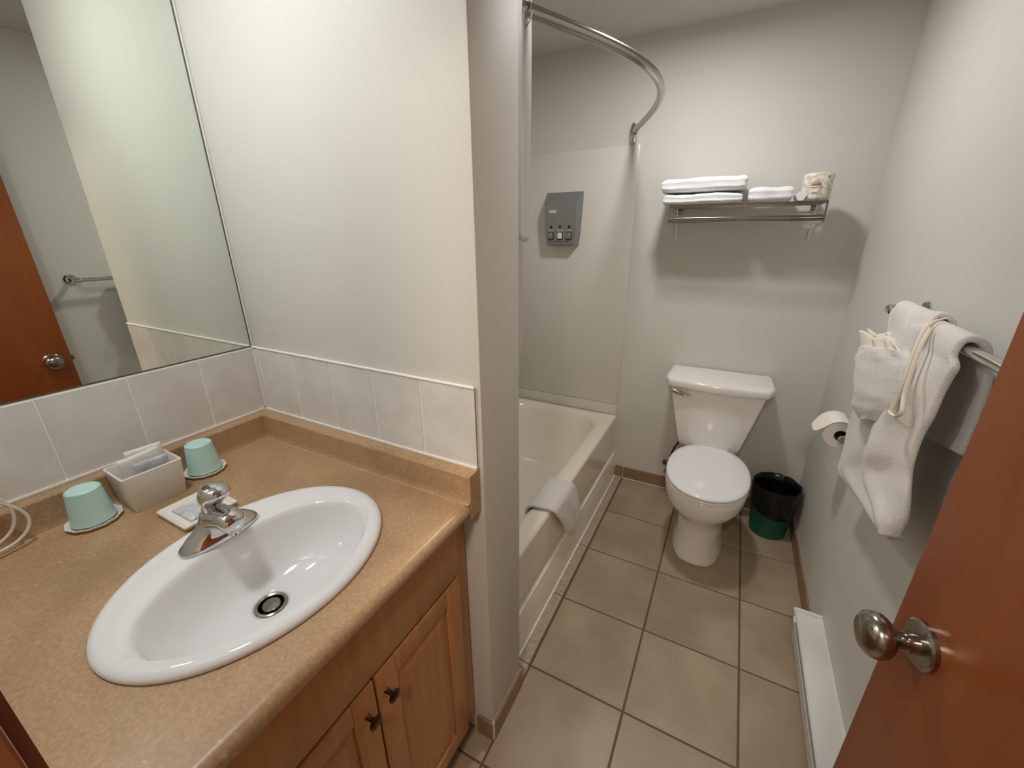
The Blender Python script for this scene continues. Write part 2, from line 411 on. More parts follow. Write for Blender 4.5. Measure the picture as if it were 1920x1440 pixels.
# backsplash strips with eased edge and cove
pf = lambda s: [(0, ZC + .0002), (.050, ZC + .0002), (.046, ZC + .002), (.0425, ZC + .008), (.041, ZC + .016), (.041, TB - .005 - .004), (.0385, TB - .0055), (0, TB - .0052)]
bm = bmesh.new()
for sgn in (1,):
    rings(bm, [[Vector((XM + .001 + d, YF + .001, z)) for d, z in pf(1)], [Vector((XM + .001 + d, YP - .0005 - d, z)) for d, z in pf(1)]])
link('back_edge', bm, 'laminate', ct, ang=.5)
bm = bmesh.new()
rings(bm, [[Vector((XM + .001 + d, YP - .0005 - d, z)) for d, z in pf(1)], [Vector((.037, YP - .0005 - d, z)) for d, z in pf(1)]])
link('side_edge', bm, 'laminate', ct, ang=.5)
link('end_cap', nbox((.0372, YP - .0425, .834), (.0392, YP - .0005, TB - .0055)), 'laminate', ct, smooth=False)
link('end_block', nbox((.0202, YP - .0415, .834), (.0370, YP - .0005, ZC)), 'laminate', ct, smooth=False)

# ------------------------------------------------------------------ sink
sk = empty('sink', (SX, SY, ZC), label='white oval drop-in porcelain sink set in the tan counter', cat='sink')
def oval(cx, cy, a, b, z, e=2.0): return superell(cx, cy, a, b, z, 96, e)
bx, by = -.192, -1.988
R = [oval(SX, SY, SA - .012, SB - .012, ZC - .004), oval(SX, SY, SA - .001, SB - .001, ZC + .0005), oval(SX, SY, SA, SB, ZC + .004), oval(SX, SY, SA - .003, SB - .003, ZC + .009),
     oval(SX, SY, SA - .010, SB - .010, ZC + .0125), oval(SX, SY, SA - .020, SB - .020, ZC + .0135), oval(SX + .006, SY, SA - .036, SB - .030, ZC + .0115)]
R += [oval(bx, by, .137, .204, ZC + .0095, 2.05), oval(bx, by, .131, .198, ZC + .006, 2.1), oval(bx, by, .127, .194, ZC - .002, 2.1), oval(bx - .001, by, .123, .188, ZC - .016, 2.1),
      oval(bx - .004, by, .115, .174, ZC - .040, 2.1), oval(bx - .008, by, .103, .152, ZC - .066, 2.05), oval(bx - .014, by, .083, .116, ZC - .089, 2.0), oval(bx - .022, by, .052, .066, ZC - .101),
      oval(bx - .030, by, .036, .038, ZC - .106), oval(bx - .030, by, .0295, .0295, ZC - .108), oval(bx - .030, by, .0285, .0285, ZC - .125)]
bm = rings(bmesh.new(), R, cap0=False, cap1=False)
link('basin', bm, 'porcelain', sk, mods=[('SOLIDIFY', dict(thickness=.006, offset=-1))], ang=1.5)
dr = (bx - .030, by)
link('drain_ring', lathe(bmesh.new(), [(.0280, -.004), (.0295, .0012), (.0270, .0022), (.0235, .0005), (.0222, -.004), (.0222, -.02)], (dr[0], dr[1], ZC - .1075), n=40, cap0=False, cap1=False), 'steel', sk)
link('drain_well', lathe(bmesh.new(), [(.0, -.022), (.0218, -.0218), (.0220, -.008)], (dr[0], dr[1], ZC - .1075), n=32, cap1=False), 'dark', sk)
link('stopper', lathe(bmesh.new(), [(.010, -.014), (.0165, -.007), (.0168, -.0045), (.0155, -.0028), (0, -.0018)], (dr[0] - .001, dr[1] + .001, ZC - .1045), n=32), 'nickel', sk)

# ------------------------------------------------------------------ faucet
FX, FY, FZ = -.350, -1.984, ZC + .012
fa = empty('faucet', (FX, FY, FZ), label='chrome single-lever faucet on the back rim of the oval sink', cat='faucet')
def cap_ring(cx, cy, hx, hy, z, e=2.6, n=40): return superell(cx, cy, hx, hy, z, n, e)
bm = rings(bmesh.new(), [cap_ring(FX, FY, .029, .074, FZ - .001), cap_ring(FX, FY, .029, .074, FZ + .003), cap_ring(FX, FY, .0265, .071, FZ + .008), cap_ring(FX, FY, .0245, .064, FZ + .015, 2.3),
                         cap_ring(FX, FY, .024, .056, FZ + .022, 2.2), cap_ring(FX, FY, .0235, .042, FZ + .030, 2.0), cap_ring(FX, FY, .023, .032, FZ + .038), cap_ring(FX, FY, .0225, .026, FZ + .048), cap_ring(FX, FY, .021, .0225, FZ + .056), cap_ring(FX, FY, .015, .016, FZ + .060)])
link('base', bm, 'chrome', fa, ang=1.4)
# spout: broad flattened beak, short and high over the bowl
sp = []
for dx, z, hy, hz in [(-.012, .030, .030, .024), (.008, .040, .029, .024), (.024, .048, .027, .021), (.040, .053, .025, .019), (.054, .053, .0235, .018), (.064, .050, .022, .017), (.070, .047, .019, .014), (.072, .046, .011, .008)]:
    sp.append([Vector((FX + dx, FY + hy * math.copysign(abs(math.cos(t)) ** .85, math.cos(t)), FZ + z + hz * math.copysign(abs(math.sin(t)) ** .85, math.sin(t)))) for t in [2 * PI * j / 32 for j in range(32)]])
link('spout', rings(bmesh.new(), sp), 'chrome', fa, ang=1.4)
link('aerator', lathe(bmesh.new(), [(.0095, -.020), (.011, -.018), (.011, 0)], (FX + .056, FY, FZ + .042), n=24), 'chrome', fa)
# lever handle: narrow neck that swells into a broad rounded dome leaning forward
hp = []
for dx, z, hx, hy in [(-.004, .050, .0215, .0205), (-.004, .058, .019, .0185), (-.002, .068, .0175, .018), (.003, .078, .019, .020), (.011, .087, .0225, .024), (.018, .095, .026, .0265), (.022, .103, .0275, .027), (.023, .110, .026, .025), (.021, .117, .021, .020), (.018, .1205, .012, .012), (.017, .1215, .003, .003)]:
    hp.append(superell(FX + dx, FY, hx, hy, FZ + z, 40, 2.1))
hd = link('handle', rings(bmesh.new(), hp), 'chrome', fa, ang=1.4)

# ------------------------------------------------------------------ things on the counter
def cup(x, y, lab, dlab):
    c = empty('drinking_cup', (x, y, ZC + .004), label=lab, cat='cup', group='upturned mint cups on the counter')
    link('cup_wall', lathe(bmesh.new(), [(.0372, .004), (.0362, .006), (.0292, .073), (.0282, .0775), (.0262, .079), (.0252, .077), (0, .0767)], (x, y, ZC + .004), n=48, cap0=False), 'mint', c, mods=[('SOLIDIFY', dict(thickness=.0012))], ang=.7)
    s = bmesh.new(); n = 96; Rr = []
    for r, z in [(.034, .0005), (.038, .001), (.043, .0035), (.0458, .0070), (.0458, .0095), (.0438, .0095), (.041, .0055), (.038, .0035), (.0001, .003)]:
        Rr.append([Vector((x + r * (1 + (.02 * math.cos(12 * t) if r > .0425 else 0)) * math.cos(t), y + r * (1 + (.02 * math.cos(12 * t) if r > .0425 else 0)) * math.sin(t), ZC + z)) for t in [2 * PI * i / n for i in range(n)]])
    o = link('paper_coaster', rings(s, Rr), 'paper', None, ang=1); tag(o, dlab, 'coaster', 'paper coasters under the cups')
cup(-.652, -2.079, 'upturned mint green cup left of the white sachet box', 'white scalloped paper coaster under the left mint cup')
cup(-.655, -1.857, 'upturned mint green cup right of the white sachet box', 'white scalloped paper coaster under the right mint cup')
# ceramic box
bxr = empty('sachet_box', (-.648, -1.974, ZC), rz=-.03, label='white tapered square box holding wrapped sachets behind the sink', cat='box')
def sq(hx, hy, z, cx=0, cy=0, r=.006):
    out = []
    for qx, qy, a0 in ((1, 1, 0), (-1, 1, PI / 2), (-1, -1, PI), (1, -1, 1.5 * PI)):
        for i in range(5):
            a = a0 + PI / 2 * i / 4
            out.append(Vector((cx + qx * (hx - r) + r * math.cos(a), cy + qy * (hy - r) + r * math.sin(a), z)))
    return out
bm = rings(bmesh.new(), [sq(.044, .049, .0), sq(.045, .050, .002), sq(.050, .057, .086), sq(.049, .056, .0875), sq(.0465, .0535, .0875), sq(.045, .052, .084), sq(.040, .045, .006)])
o = link('box_body', bm, 'ceramic', None, ang=.6); o.parent = bxr
def sachet(dx, dy, z0, wy, hz, tilt, lean, m, lab):
    b = bmesh.new(); nx, nz = 14, 12; G = []
    for i in range(nz + 1):
        r = []
        for j in range(nx + 1):
            u, v = j / nx, i / nz
            pil = .0022 * (math.sin(PI * u) * math.sin(PI * v)) ** .5 + .0012 * noise.noise(Vector((u * 6, v * 6, dx * 90)))
            r.append(b.verts.new((pil + .001 * math.sin(v * 9), (u - .5) * wy, v * hz)))
        G.append(r)
    for a, c in zip(G, G[1:]):
        for j in range(nx): b.faces.new((a[j], a[j + 1], c[j + 1], c[j]))
    o = link('sachet', b, m, None, mods=[('SOLIDIFY', dict(thickness=.003, offset=0))], ang=1.5)
    o.location = (-.650 + dx, -1.972 + dy, ZC + z0 + .010); o.rotation_euler = (tilt, lean, .0)
    tag(o, lab, 'sachet', 'sachets in the white box')
sachet(-.016, .010, .012, .070, .094, -.05, -.10, 'paper', 'white paper sachet, rearmost and tallest in the box')
sachet(.0, .002, .010, .078, .091, .06, -.08, 'paper', 'white paper sachet in the middle of the white box')
sachet(.016, .004, .010, .066, .080, -.04, .05, 'foil', 'clear crinkled sachet in the front of the white box')
# soap dish
sd = empty('soap_dish', (-.490, -1.957, ZC), label='white rectangular soap dish behind the chrome faucet', cat='dish')
bm = rings(bmesh.new(), [sq(.052, .050, .0005), sq(.054, .052, .002), sq(.060, .054, .012), sq(.0585, .0525, .013), sq(.056, .050, .0125), sq(.050, .044, .0065)])
o = link('dish_body', bm, 'ceramic', None, ang=.6); o.parent = sd
b = bmesh.new(); n = 18; G = []
for i in range(n + 1):
    r = []
    for j in range(n + 1):
        u, v = i / n, j / n; e = min(u, 1 - u, v, 1 - v)
        r.append(b.verts.new(((u - .5) * .078, (v - .5) * .066, .0085 + min(e * 8, 1) * .006 + .0035 * noise.noise(Vector((u * 5, v * 5, 3))) * min(e * 8, 1))))
    G.append(r)
for a, c in zip(G, G[1:]):
    for j in range(n): b.faces.new((a[j], a[j + 1], c[j + 1], c[j]))
o = link('wrapped_soap', b, 'foil', None, mods=[('SOLIDIFY', dict(thickness=.002))], ang=1.5); o.location = (-.490, -1.957, ZC)
tag(o, 'crinkled clear-wrapped soap lying in the white dish', 'soap')
# cord loop at the left edge of the view
bm = bmesh.new()
tube(bm, [(-.690, -2.225, 1.10), (-.688, -2.205, 1.03), (-.684, -2.180, .985), (-.682, -2.172, .955), (-.681, -2.178, .925), (-.680, -2.196, .905), (-.678, -2.225, .898), (-.676, -2.260, .910), (-.676, -2.275, .95), (-.680, -2.262, .985), (-.680, -2.225, .996), (-.682, -2.192, .985), (-.682, -2.168, .958), (-.680, -2.158, .930), (-.676, -2.166, .906), (-.672, -2.190, .891), (-.668, -2.225, .888), (-.664, -2.262, .8885), (-.65, -2.290, .8885)], .0030, 10, 8)
o = link('power_cord', bm, 'cord', None); tag(o, 'looped cream power cord hanging at the left end of the counter', 'cord')

# ------------------------------------------------------------------ bathtub
TX0, TX1, TY0, TY1, TZ = XM + .001, -.017, YP2 + .001, -.001, .415
tb = empty('bathtub', (-.38, -.72, 0), label='cream enamel bathtub along the left behind the partition', cat='bathtub')
def rrect(x0, x1, y0, y1, z, r, n=10, rb=None):
    out = []
    for (cx, cy, a0) in ((x1 - r, y1 - r, 0), (x0 + r, y1 - r, PI / 2), (x0 + r, y0 + r, PI), (x1 - r, y0 + r, 1.5 * PI)):
        for i in range(n + 1):
            a = a0 + PI / 2 * i / n; out.append(Vector((cx + r * math.cos(a), cy + r * math.sin(a), z)))
    return out
R = [rrect(TX0, TX1, TY0, TY1, TZ - .014, .003), rrect(TX0 + .001, TX1 - .003, TY0 + .001, TY1 - .001, TZ - .004, .006), rrect(TX0 + .006, TX1 - .012, TY0 + .006, TY1 - .004, TZ, .012),
     rrect(TX0 + .05, TX1 - .068, TY0 + .09, TY1 - .045, TZ - .001, .16), rrect(TX0 + .06, TX1 - .080, TY0 + .10, TY1 - .058, TZ - .008, .155), rrect(TX0 + .068, TX1 - .090, TY0 + .108, TY1 - .07, TZ - .035, .15),
     rrect(TX0 + .085, TX1 - .105, TY0 + .13, TY1 - .13, .24, .12), rrect(TX0 + .105, TX1 - .12, TY0 + .15, TY1 - .22, .12, .11), rrect(TX0 + .15, TX1 - .16, TY0 + .20, TY1 - .30, .07, .10), rrect(TX0 + .25, TX1 - .25, TY0 + .4, TY1 - .5, .062, .05)]
link('tub_shell', rings(bmesh.new(), R, cap0=False), 'tub', tb, ang=1.2)
bm = bmesh.new()
extrude_y(bm, [(TX1 - .03, TZ - .02), (TX1 - .0005, TZ - .0135), (TX1 - .002, .3), (TX1 - .003, .157), (TX1 + .0035, .153), (TX1 + .0045, .148), (TX1 + .0045, .144), (TX1 + .006, .14), (TX1 + .020, .002), (TX1 - .03, .002)], TY0, TY1)
link('apron', bm, 'tub', tb, ang=.4)
bm = bmesh.new(); tube(bm, [(TX1 + .003, TY0, .1525), (TX1 + .003, TY1, .1525)], .0016, 8, 1)
link('apron_highlight', bm, 'caulk', tb)  # white line paints in the highlight along the apron ridge
bm = bmesh.new(); tube(bm, [(.0045, TY0, .004), (.0045, TY1 - .008, .004)], .0035, 8, 1)
box(bm, (.002, -.012, -.002), (XR - .01, -.0075, .004))
struct('trim_5', bm, 'caulk')
# surround panels
bm = nbox((TX0, -.006, TZ + .066), (-.0185, -.0003, 1.850), .002); struct('trim_6', bm, 'panel', smooth=True)
bm = nbox((TX0, -.010, TZ + .0005), (-.0185, -.0003, TZ + .064), .003); box(bm, (TX0 , TY0 + .002, TZ + .0005), (TX0 + .006, -.011, 1.85), .002); struct('trim_7', bm, 'panel', smooth=True)

# ------------------------------------------------------------------ shower rod and curtain
def rodp(t):
    s = math.sin(PI * t) ** 1.15
    return Vector((-.052 + .228 * s, YP2 + (0 - YP2) * t, 1.905))
rod = empty('shower_rod', (0, -.72, 1.905), label='curved brushed steel shower curtain rod bowing out over the tub', cat='curtain rod')
bm = bmesh.new(); tube(bm, [rodp(.008 + .984 * i / 40) for i in range(41)], .0135, 20, 2); link('rod', bm, 'steel', rod)
for t, sg in ((1, -1), (0, 1)):
    p = rodp(t)
    y = -.0004 if t else YP2 + .0004
    bm = bmesh.new()
    R = []
    for d, hx, hz in ((0, .019, .044), (.006, .019, .044), (.012, .016, .034), (.018, .012, .02)):
        R.append([Vector((p.x - .004 + hx * math.cos(a), y + sg * d, 1.900 + hz * math.sin(a))) for a in [2 * PI * i / 32 for i in range(32)]])
    rings(bm, R); lathe(bm, [(.0165, 0), (.0165, .022)], (p.x, y + sg * .004, 1.905), (.35 , sg, 0), 24)
    link('wall_bracket', bm, 'chrome', rod, ang=.6)

cu = empty('shower_curtain', (0, -1.3, .4), label='white shower curtain bunched on the rod beside the partition', cat='curtain')
def curtain(zt, zb, y0, y1, waves, amp, nx, off, leans, name, m, ph=0):
    b = bmesh.new(); nz = 40; G = []
    for i in range(nz + 1):
        v = i / nz; z = zt + (zb - zt) * v; r = []
        for j in range(nx + 1):
            u = j / nx; t = (y0 + (y1(v) - y0) * u - YP2) / -YP2
            p = rodp(max(t, .001)); a = amp * (.8 + .2 * math.sin(v * 3 + u * 4))
            k_ = max(0, min(1, (p.y + 1.42) / .05)); x = p.x * (1 - k_) + k_ * (.014 - .2 * max(0, p.y + 1.36)) + off + leans(v, u) + a * math.sin(waves * 2 * PI * u + ph + .5 * math.sin(v * 4))
            r.append(b.verts.new((x, p.y + .006 * math.sin(waves * 4 * PI * u + v * 3), z + .004 * math.sin(waves * 2 * PI * u))))
        G.append(r)
    for a_, c_ in zip(G, G[1:]):
        for j in range(nx): b.faces.new((a_[j], a_[j + 1], c_[j + 1], c_[j]))
    return link(name, b, m, cu, mods=[('SOLIDIFY', dict(thickness=.0012))], ang=3)
curtain(1.965, 1.434, YP2 + .02, lambda v: -1.262 - .012 * min(1, v * 2), 1.0, .003, 110, -.002, lambda v, u: .0, 'curtain_panel', 'curtain')
def ll(v, u):
    z = 1.87 + (.30 - 1.87) * v
    return -.02 - .085 * max(0, min(1, (1.15 - z) / .7))
curtain(1.87, .30, YP2 + .03, lambda v: -1.258 - .008 * math.sin(PI * v) - .008 * v, 2.0, .003, 150, -.004, ll, 'liner', 'liner', 1)
for k in range(6):
    t = .015 + .014 * k; p = rodp(t)
    b = bmesh.new(); tube(b, [(p.x + .021 * math.cos(a), p.y, 1.897 + .026 * math.sin(a)) for a in [2 * PI * i / 16 for i in range(17)]], .0018, 6, 1, False)
    link('ring', b, 'chrome', cu)

# ------------------------------------------------------------------ soap dispenser
ds = empty('soap_dispenser', (-.395, -.006, 1.383), label='grey three-button soap dispenser on the shower wall', cat='dispenser')
cx = -.395
def dring(hw, z, d0, d1, taper=.012):
    return [Vector((cx - hw, -.0065 - d0, z)), Vector((cx + hw, -.0065 - d0, z)), Vector((cx + hw - taper, -.0065 - d1, z)), Vector((cx - hw + taper, -.0065 - d1, z))]
bm = rings(bmesh.new(), [dring(.088, 1.383, 0, .052), dring(.090, 1.392, 0, .058), dring(.096, 1.45, 0, .062), dring(.101, 1.56, 0, .066), dring(.1025, 1.588, 0, .066), dring(.1035, 1.596, 0, .062), dring(.1045, 1.648, 0, .012, .004), dring(.1045, 1.656, 0, .004, .003)])
bmesh.ops.bevel(bm, geom=[e for e in bm.edges if abs(e.verts[0].co.y + .0065) > .003 and abs(e.verts[1].co.y + .0065) > .003], offset=.003, segments=2, affect='EDGES')
link('housing', bm, 'disp', ds, ang=.5)
yf = -.0725
o = link('nameplate', nbox((-.458, yf - .0015, 1.550), (-.418, yf + .002, 1.564), .0012), 'label', ds)
for i, x in enumerate((-.447, -.394, -.342)):
    link('level_window', lathe(bmesh.new(), [(.007, 0), (.007, .0012), (.0055, .0016)], (x, -.0700, 1.480), (0, -1, 0), 20), 'dark', ds)
    o = link('lettering', nbox((x - .014, -.0702, 1.4605), (x + .014, -.0694, 1.4635)), 'white_btn', ds, smooth=False)
    link('button_recess', nbox((x - .0155, -.0692, 1.415), (x + .0155, -.066, 1.455), .001), 'dark', ds)
    b = bmesh.new(); q = [Vector((x + a, 0, 1.432 + c)) for a, c in [(-.012, -.012), (.012, -.012)] + [(.012 * math.cos(t), .008 + .012 * math.sin(t)) for t in [PI * k / 10 for k in range(11)]]]
    rings(b, [[Vector((v.x, -.068, v.z)) for v in q], [Vector((v.x, -.077, v.z)) for v in q], [Vector((x + (v.x - x) * .85, -.0785, 1.434 + (v.z - 1.434) * .85)) for v in q]])
    ob = link('button', b, 'white_btn' if i == 1 else 'disp', ds, ang=.5)
    if i == 1: ob['label'] = 'white middle button'
link('slot', nbox((-.455, -.0655, 1.404), (-.335, -.0605, 1.409)), 'dark', ds, smooth=False)
link('slot', nbox((-.384, -.064, 1.386), (-.379, -.058, 1.404)), 'dark', ds, smooth=False)

# ------------------------------------------------------------------ toilet
tcx = .508
to_ = empty('toilet', (tcx, -.35, 0), label='white two-piece toilet with closed round lid against the back wall', cat='toilet')
def eg(cx, yf_, yb, hw, z, e=2.2, n=64):
    cy = (yf_ + yb) / 2; return superell(cx, cy, hw, (yb - yf_) / 2, z, n, e)
bm = rings(bmesh.new(), [eg(.518, -.592, -.10, .112, .001, 2.6), eg(.518, -.594, -.10, .113, .012, 2.6), eg(.518, -.588, -.10, .106, .03, 2.5), eg(.517, -.583, -.10, .102, .10, 2.4), eg(.516, -.590, -.10, .104, .18, 2.3),
                         eg(.515, -.603, -.11, .112, .225, 2.2), eg(.513, -.632, -.13, .136, .258, 2.15), eg(.512, -.665, -.15, .160, .292, 2.1), eg(.512, -.684, -.16, .171, .33), eg(.512, -.690, -.17, .1745, .37), eg(.512, -.690, -.17, .174, .392), eg(.512, -.684, -.175, .169, .400), eg(.512, -.60, -.25, .1, .401)])
link('bowl', bm, 'toilet', to_, ang=1.4)
bm = nbox((tcx - .105, -.27, .30), (tcx + .095, -.025, .405), .02, 4); link('tank_deck', bm, 'toilet', to_, ang=1)
link('seat', rings(bmesh.new(), [eg(.512, -.690, -.205, .170, .4015), eg(.512, -.697, -.20, .1735, .404), eg(.512, -.697, -.20, .1735, .411), eg(.512, -.692, -.205, .169, .4145)]), 'seat', to_, ang=1)
link('lid', rings(bmesh.new(), [eg(.512, -.690, -.205, .168, .4165), eg(.512, -.698, -.20, .1735, .419), eg(.512, -.699, -.20, .174, .427), eg(.512, -.692, -.205, .168, .4325), eg(.512, -.66, -.23, .145, .4350), eg(.512, -.50, -.38, .06, .4362)]), 'seat', to_, ang=1.4)
for sx in (-.06, .06): link('hinge', nbox((.508 + sx - .016, -.222, .405), (.508 + sx + .016, -.198, .430), .005), 'seat', to_)
# tank
def trap(hw, y0_, y1_, z, bow=.014, r=.02):
    pts = []; n = 10
    for i in range(n + 1):
        u = -1 + 2 * i / n; pts.append(Vector((.494 + u * (hw - .004), y0_ - bow * (1 - u * u), z)))
    pts += [Vector((.494 + hw, y0_ + .018, z)), Vector((.494 + hw, y1_, z)), Vector((.494 - hw, y1_, z)), Vector((.494 - hw, y0_ + .018, z))]
    return pts
bm = rings(bmesh.new(), [trap(.120, -.19, -.03, .402), trap(.138, -.200, -.025, .412), trap(.146, -.206, -.02, .44), trap(.180, -.216, -.018, .59), trap(.208, -.226, -.015, .722), trap(.209, -.226, -.015, .728)])
link('tank', bm, 'toilet', to_, mods=[('BEVEL', dict(width=.012, segments=3, limit_method='ANGLE', angle_limit=.7))], ang=.9)
def lidr(hx, y0_, z, bow=.022, ch=.05):
    pts = []; n = 12
    for i in range(n + 1):
        u = -1 + 2 * i / n; pts.append(Vector((.494 + u * (hx - .022), y0_ - bow * (1 - u * u), z)))
    pts += [Vector((.494 + hx, y0_ + ch, z)), Vector((.494 + hx - .004, -.010, z)), Vector((.494 - hx + .004, -.010, z)), Vector((.494 - hx, y0_ + ch, z))]
    return pts
bm = rings(bmesh.new(), [lidr(.222, -.236, .7285), lidr(.236, -.244, .736), lidr(.239, -.246, .760), lidr(.235, -.242, .770), lidr(.222, -.228, .7755, .018)])
link('tank_lid', bm, 'toilet', to_, mods=[('BEVEL', dict(width=.004, segments=2, limit_method='ANGLE', angle_limit=.6))], ang=1)
# lever
bm = bmesh.new()
lathe(bm, [(.011, 0), (.011, .008), (.007, .012)], (.318, -.226, .706), (0, -1, 0), 20)
fl = link('flush_lever', bm, 'chrome', to_, ang=.6)
R = []
for dx, dz, ry, rz in ((-.022, .008, .003, .004), (-.010, .004, .006, .009), (.008, 0, .006, .010), (.028, -.004, .005, .0095), (.050, -.010, .004, .007), (.056, -.012, .002, .003)):
    R.append([Vector((.312 + dx * 1.25, -.243 + ry * 1.2 * math.cos(a), .706 + dz + rz * 1.15 * math.sin(a))) for a in [2 * PI * i / 16 for i in range(16)]])
link('lever_arm', rings(bmesh.new(), R), 'chrome', fl, ang=1.2)
# supply valve
sv = empty('supply_valve', (.31, -.04, .15), label='dark chrome water shutoff valve on the wall left of the toilet', cat='valve')
bm = bmesh.new(); lathe(bm, [(.022, 0), (.020, .004), (.008, .006), (.008, .05)], (.312, -.0004, .155), (0, -1, 0), 20); lathe(bm, [(.014, 0), (.016, .012), (.012, .03)], (.312, -.05, .155), (-.3, -1, 0), 20)
link('valve_body', bm, 'steel', sv)
bm = bmesh.new(); tube(bm, [(.312, -.045, .16), (.312, -.05, .22), (.330, -.055, .30), (.352, -.075, .36), (.362, -.085, .405)], .0055, 10, 6)
lathe(bm, [(.013, 0), (.013, .025)], (.362, -.085, .378), (0, 0, 1), 8); link('supply_hose', bm, 'bronze', sv)
bm = bmesh.new(); lathe(bm, [(.012, -.02), (.014, 0), (.012, .02)], (.300, -.06, .205), (1, 0, 0), 20); link('valve_handle', bm, 'bronze', sv)
# toilet bolt-side pipe stub seen at lower left of the bowl
bm = bmesh.new(); lathe(bm, [(.016, 0), (.016, .02), (.010, .022), (.010, .04)], (.335, -.022, .045), (0, -1, 0), 20); tube(bm, [(.335, -.06, .045), (.335, -.07, .03), (.336, -.075, .005)], .008, 10, 5)
o = link('drain_stub', bm, 'steel', None); tag(o, 'small metal pipe stub low on the wall behind the toilet', 'pipe')

# ------------------------------------------------------------------ bin
bc = (.830, -.155)
bn = empty('waste_bin', (bc[0], bc[1], 0), label='small green waste bin lined with a black bag in the corner', cat='bin')
link('bin_body', lathe(bmesh.new(), [(.078, .001), (.082, .003), (.100, .262), (.102, .266), (.098, .266), (.080, .006), (0, .005)], (bc[0], bc[1], 0), n=48), 'green', bn, ang=.6)
b = bmesh.new(); n = 72; R = []
for r, z, w_ in [(.092, .135, .002), (.0975, .150, .004), (.103, .20, .004), (.1065, .25, .003), (.107, .272, .003), (.104, .279, .004), (.096, .272, .004), (.090, .235, .006), (.080, .17, .009), (.06, .10, .01), (.02, .07, .004), (.0005, .065, 0)]:
    ring = []
    for i in range(n):
        t = 2 * PI * i / n; c, s_ = math.cos(t), math.sin(t)
        rr_ = r + w_ * noise.noise(Vector((c * 3, s_ * 3, z * 14)))
        dz = .022 * noise.noise(Vector((c * 1.6, s_ * 1.6, 1))) - .02 * math.cos(t + .7) if z < .16 and r > .09 else .006 * noise.noise(Vector((c * 4, s_ * 4, 5)))
        ring.append(Vector((bc[0] + rr_ * c, bc[1] + rr_ * s_, z + dz)))
    R.append(ring)
link('bin_bag', rings(b, R, cap0=False), 'liner_bag', bn, ang=1.5)

# ------------------------------------------------------------------ towel shelf
sh = empty('towel_shelf', (.465, 0, 1.5), label='chrome wire towel shelf on the back wall over the toilet', cat='shelf')
XL_, XRR = .182, .757
def bar(pts, r, name, m='steel', par=sh, n=12):
    b = bmesh.new(); tube(b, pts, r, n, 1, False); return link(name, b, m, par)
for y in (-.218, -.168, -.118, -.068, -.030): bar([(XL_, y, 1.556), (XRR, y, 1.556)], .0045, 'shelf_bar')
bar([(XL_, -.222, 1.505), (XRR, -.222, 1.505)], .0045, 'rail'); bar([(XL_, -.215, 1.492), (XRR, -.215, 1.492)], .0055, 'rail')
for x in (XL_, XRR):
    b = nbox((x - .003, -.228, 1.553), (x + .003, -.004, 1.5600), .001); box(b, (x - .003, -.230, 1.482), (x + .003, -.217, 1.5602), .001)
    box(b, (x - .002, -.222, 1.497), (x + .002, -.05, 1.503)); link('end_frame', b, 'steel', sh, smooth=False)
for x in (.195, .745):
    b = bmesh.new(); tube(b, [(x, -.06, 1.556), (x, -.028, 1.50), (x, -.010, 1.455), (x, -.006, 1.415)], .0035, 8, 5); box(b, (x - .006, -.006, 1.405), (x + .006, -.0004, 1.455), .001)
    br = link('bracket', b, 'white_btn', sh); link('screw', lathe(bmesh.new(), [(.003, 0), (.003, .002)], (x, -.006, 1.432), (0, -1, 0), 10), 'dark', br)
    link('wall_mount', nbox((x - .018, -.020, 1.530), (x + .018, -.0004, 1.555), .004), 'steel', sh)

# folded towels on the shelf
def folded(x0, x1, y0, y1, z0, z1, seed, name, lab, group=None, droop=0, m='towelw', flip=1):
    """a towel folded flat: rounded fold facing the room, stacked layers at one end"""
    b = bmesh.new(); n = 64; R = []; re = .021; W = x1 - x0
    us = [re / W * (1 - math.cos(PI / 2 * i / 6)) for i in range(7)]; us += [us[-1] + (1 - 2 * us[-1]) * i / 36 for i in range(1, 36)]; us += [1 - q for q in us[:7]][::-1]
    for u in us:
        x = x0 + W * u; e = min(u, 1 - u) * W / re; k = math.sqrt(max(0.0, 1 - (1 - min(e, 1)) ** 2)); k = .55 + .45 * k
        hz = (z1 - z0) / 2 * k; hy = (y1 - y0) / 2 - re * .7 * (1 - k); cz = (z0 + z1) / 2; cy = (y0 + y1) / 2 + .004 * math.sin(u * 7 + seed)
        ring = []
        for j in range(n):
            t = 2 * PI * j / n; c, s_ = math.cos(t), math.sin(t)
            yy = cy + hy * math.copysign(abs(c) ** .45, c); zz = cz + hz * math.copysign(abs(s_) ** .5, s_)
            seam = math.exp(-((zz - cz - .002 * math.sin(u * 6 + seed)) / .0035) ** 2) if abs(c) > .5 else 0
            nn = noise.noise(Vector((x * 18 + seed, yy * 18, zz * 26))); n2_ = noise.noise(Vector((x * 60 + seed, yy * 60, zz * 70)))
            top = .0015 * math.sin(u * 9 + seed * 2) * (s_ > 0)
            ring.append(Vector((x + (.006 * nn + .004 * n2_) * (1 if e < 1 else .3), yy - math.copysign(.007 * seam, c) + .003 * nn, max(z0 + .0003, zz + .003 * nn + .0012 * n2_ + top))))
        R.append(ring)
    o = link(name, rings(b, R), m, None, ang=2)
    return tag(o, lab, 'towel', group)
G1 = 'folded towels on the shelf'
folded(.150, .465, -.245, -.020, 1.561, 1.604, 1, 'folded_towel', 'folded white bath towel at the bottom of the shelf stack', G1)
folded(.142, .470, -.240, -.020, 1.609, 1.668, 5, 'folded_towel', 'thick folded white bath towel on top of the shelf stack', G1)
folded(.480, .640, -.225, -.050, 1.561, 1.618, 9, 'folded_towel', 'smaller folded white hand towel in the middle of the shelf', G1)
b = bmesh.new(); R = []
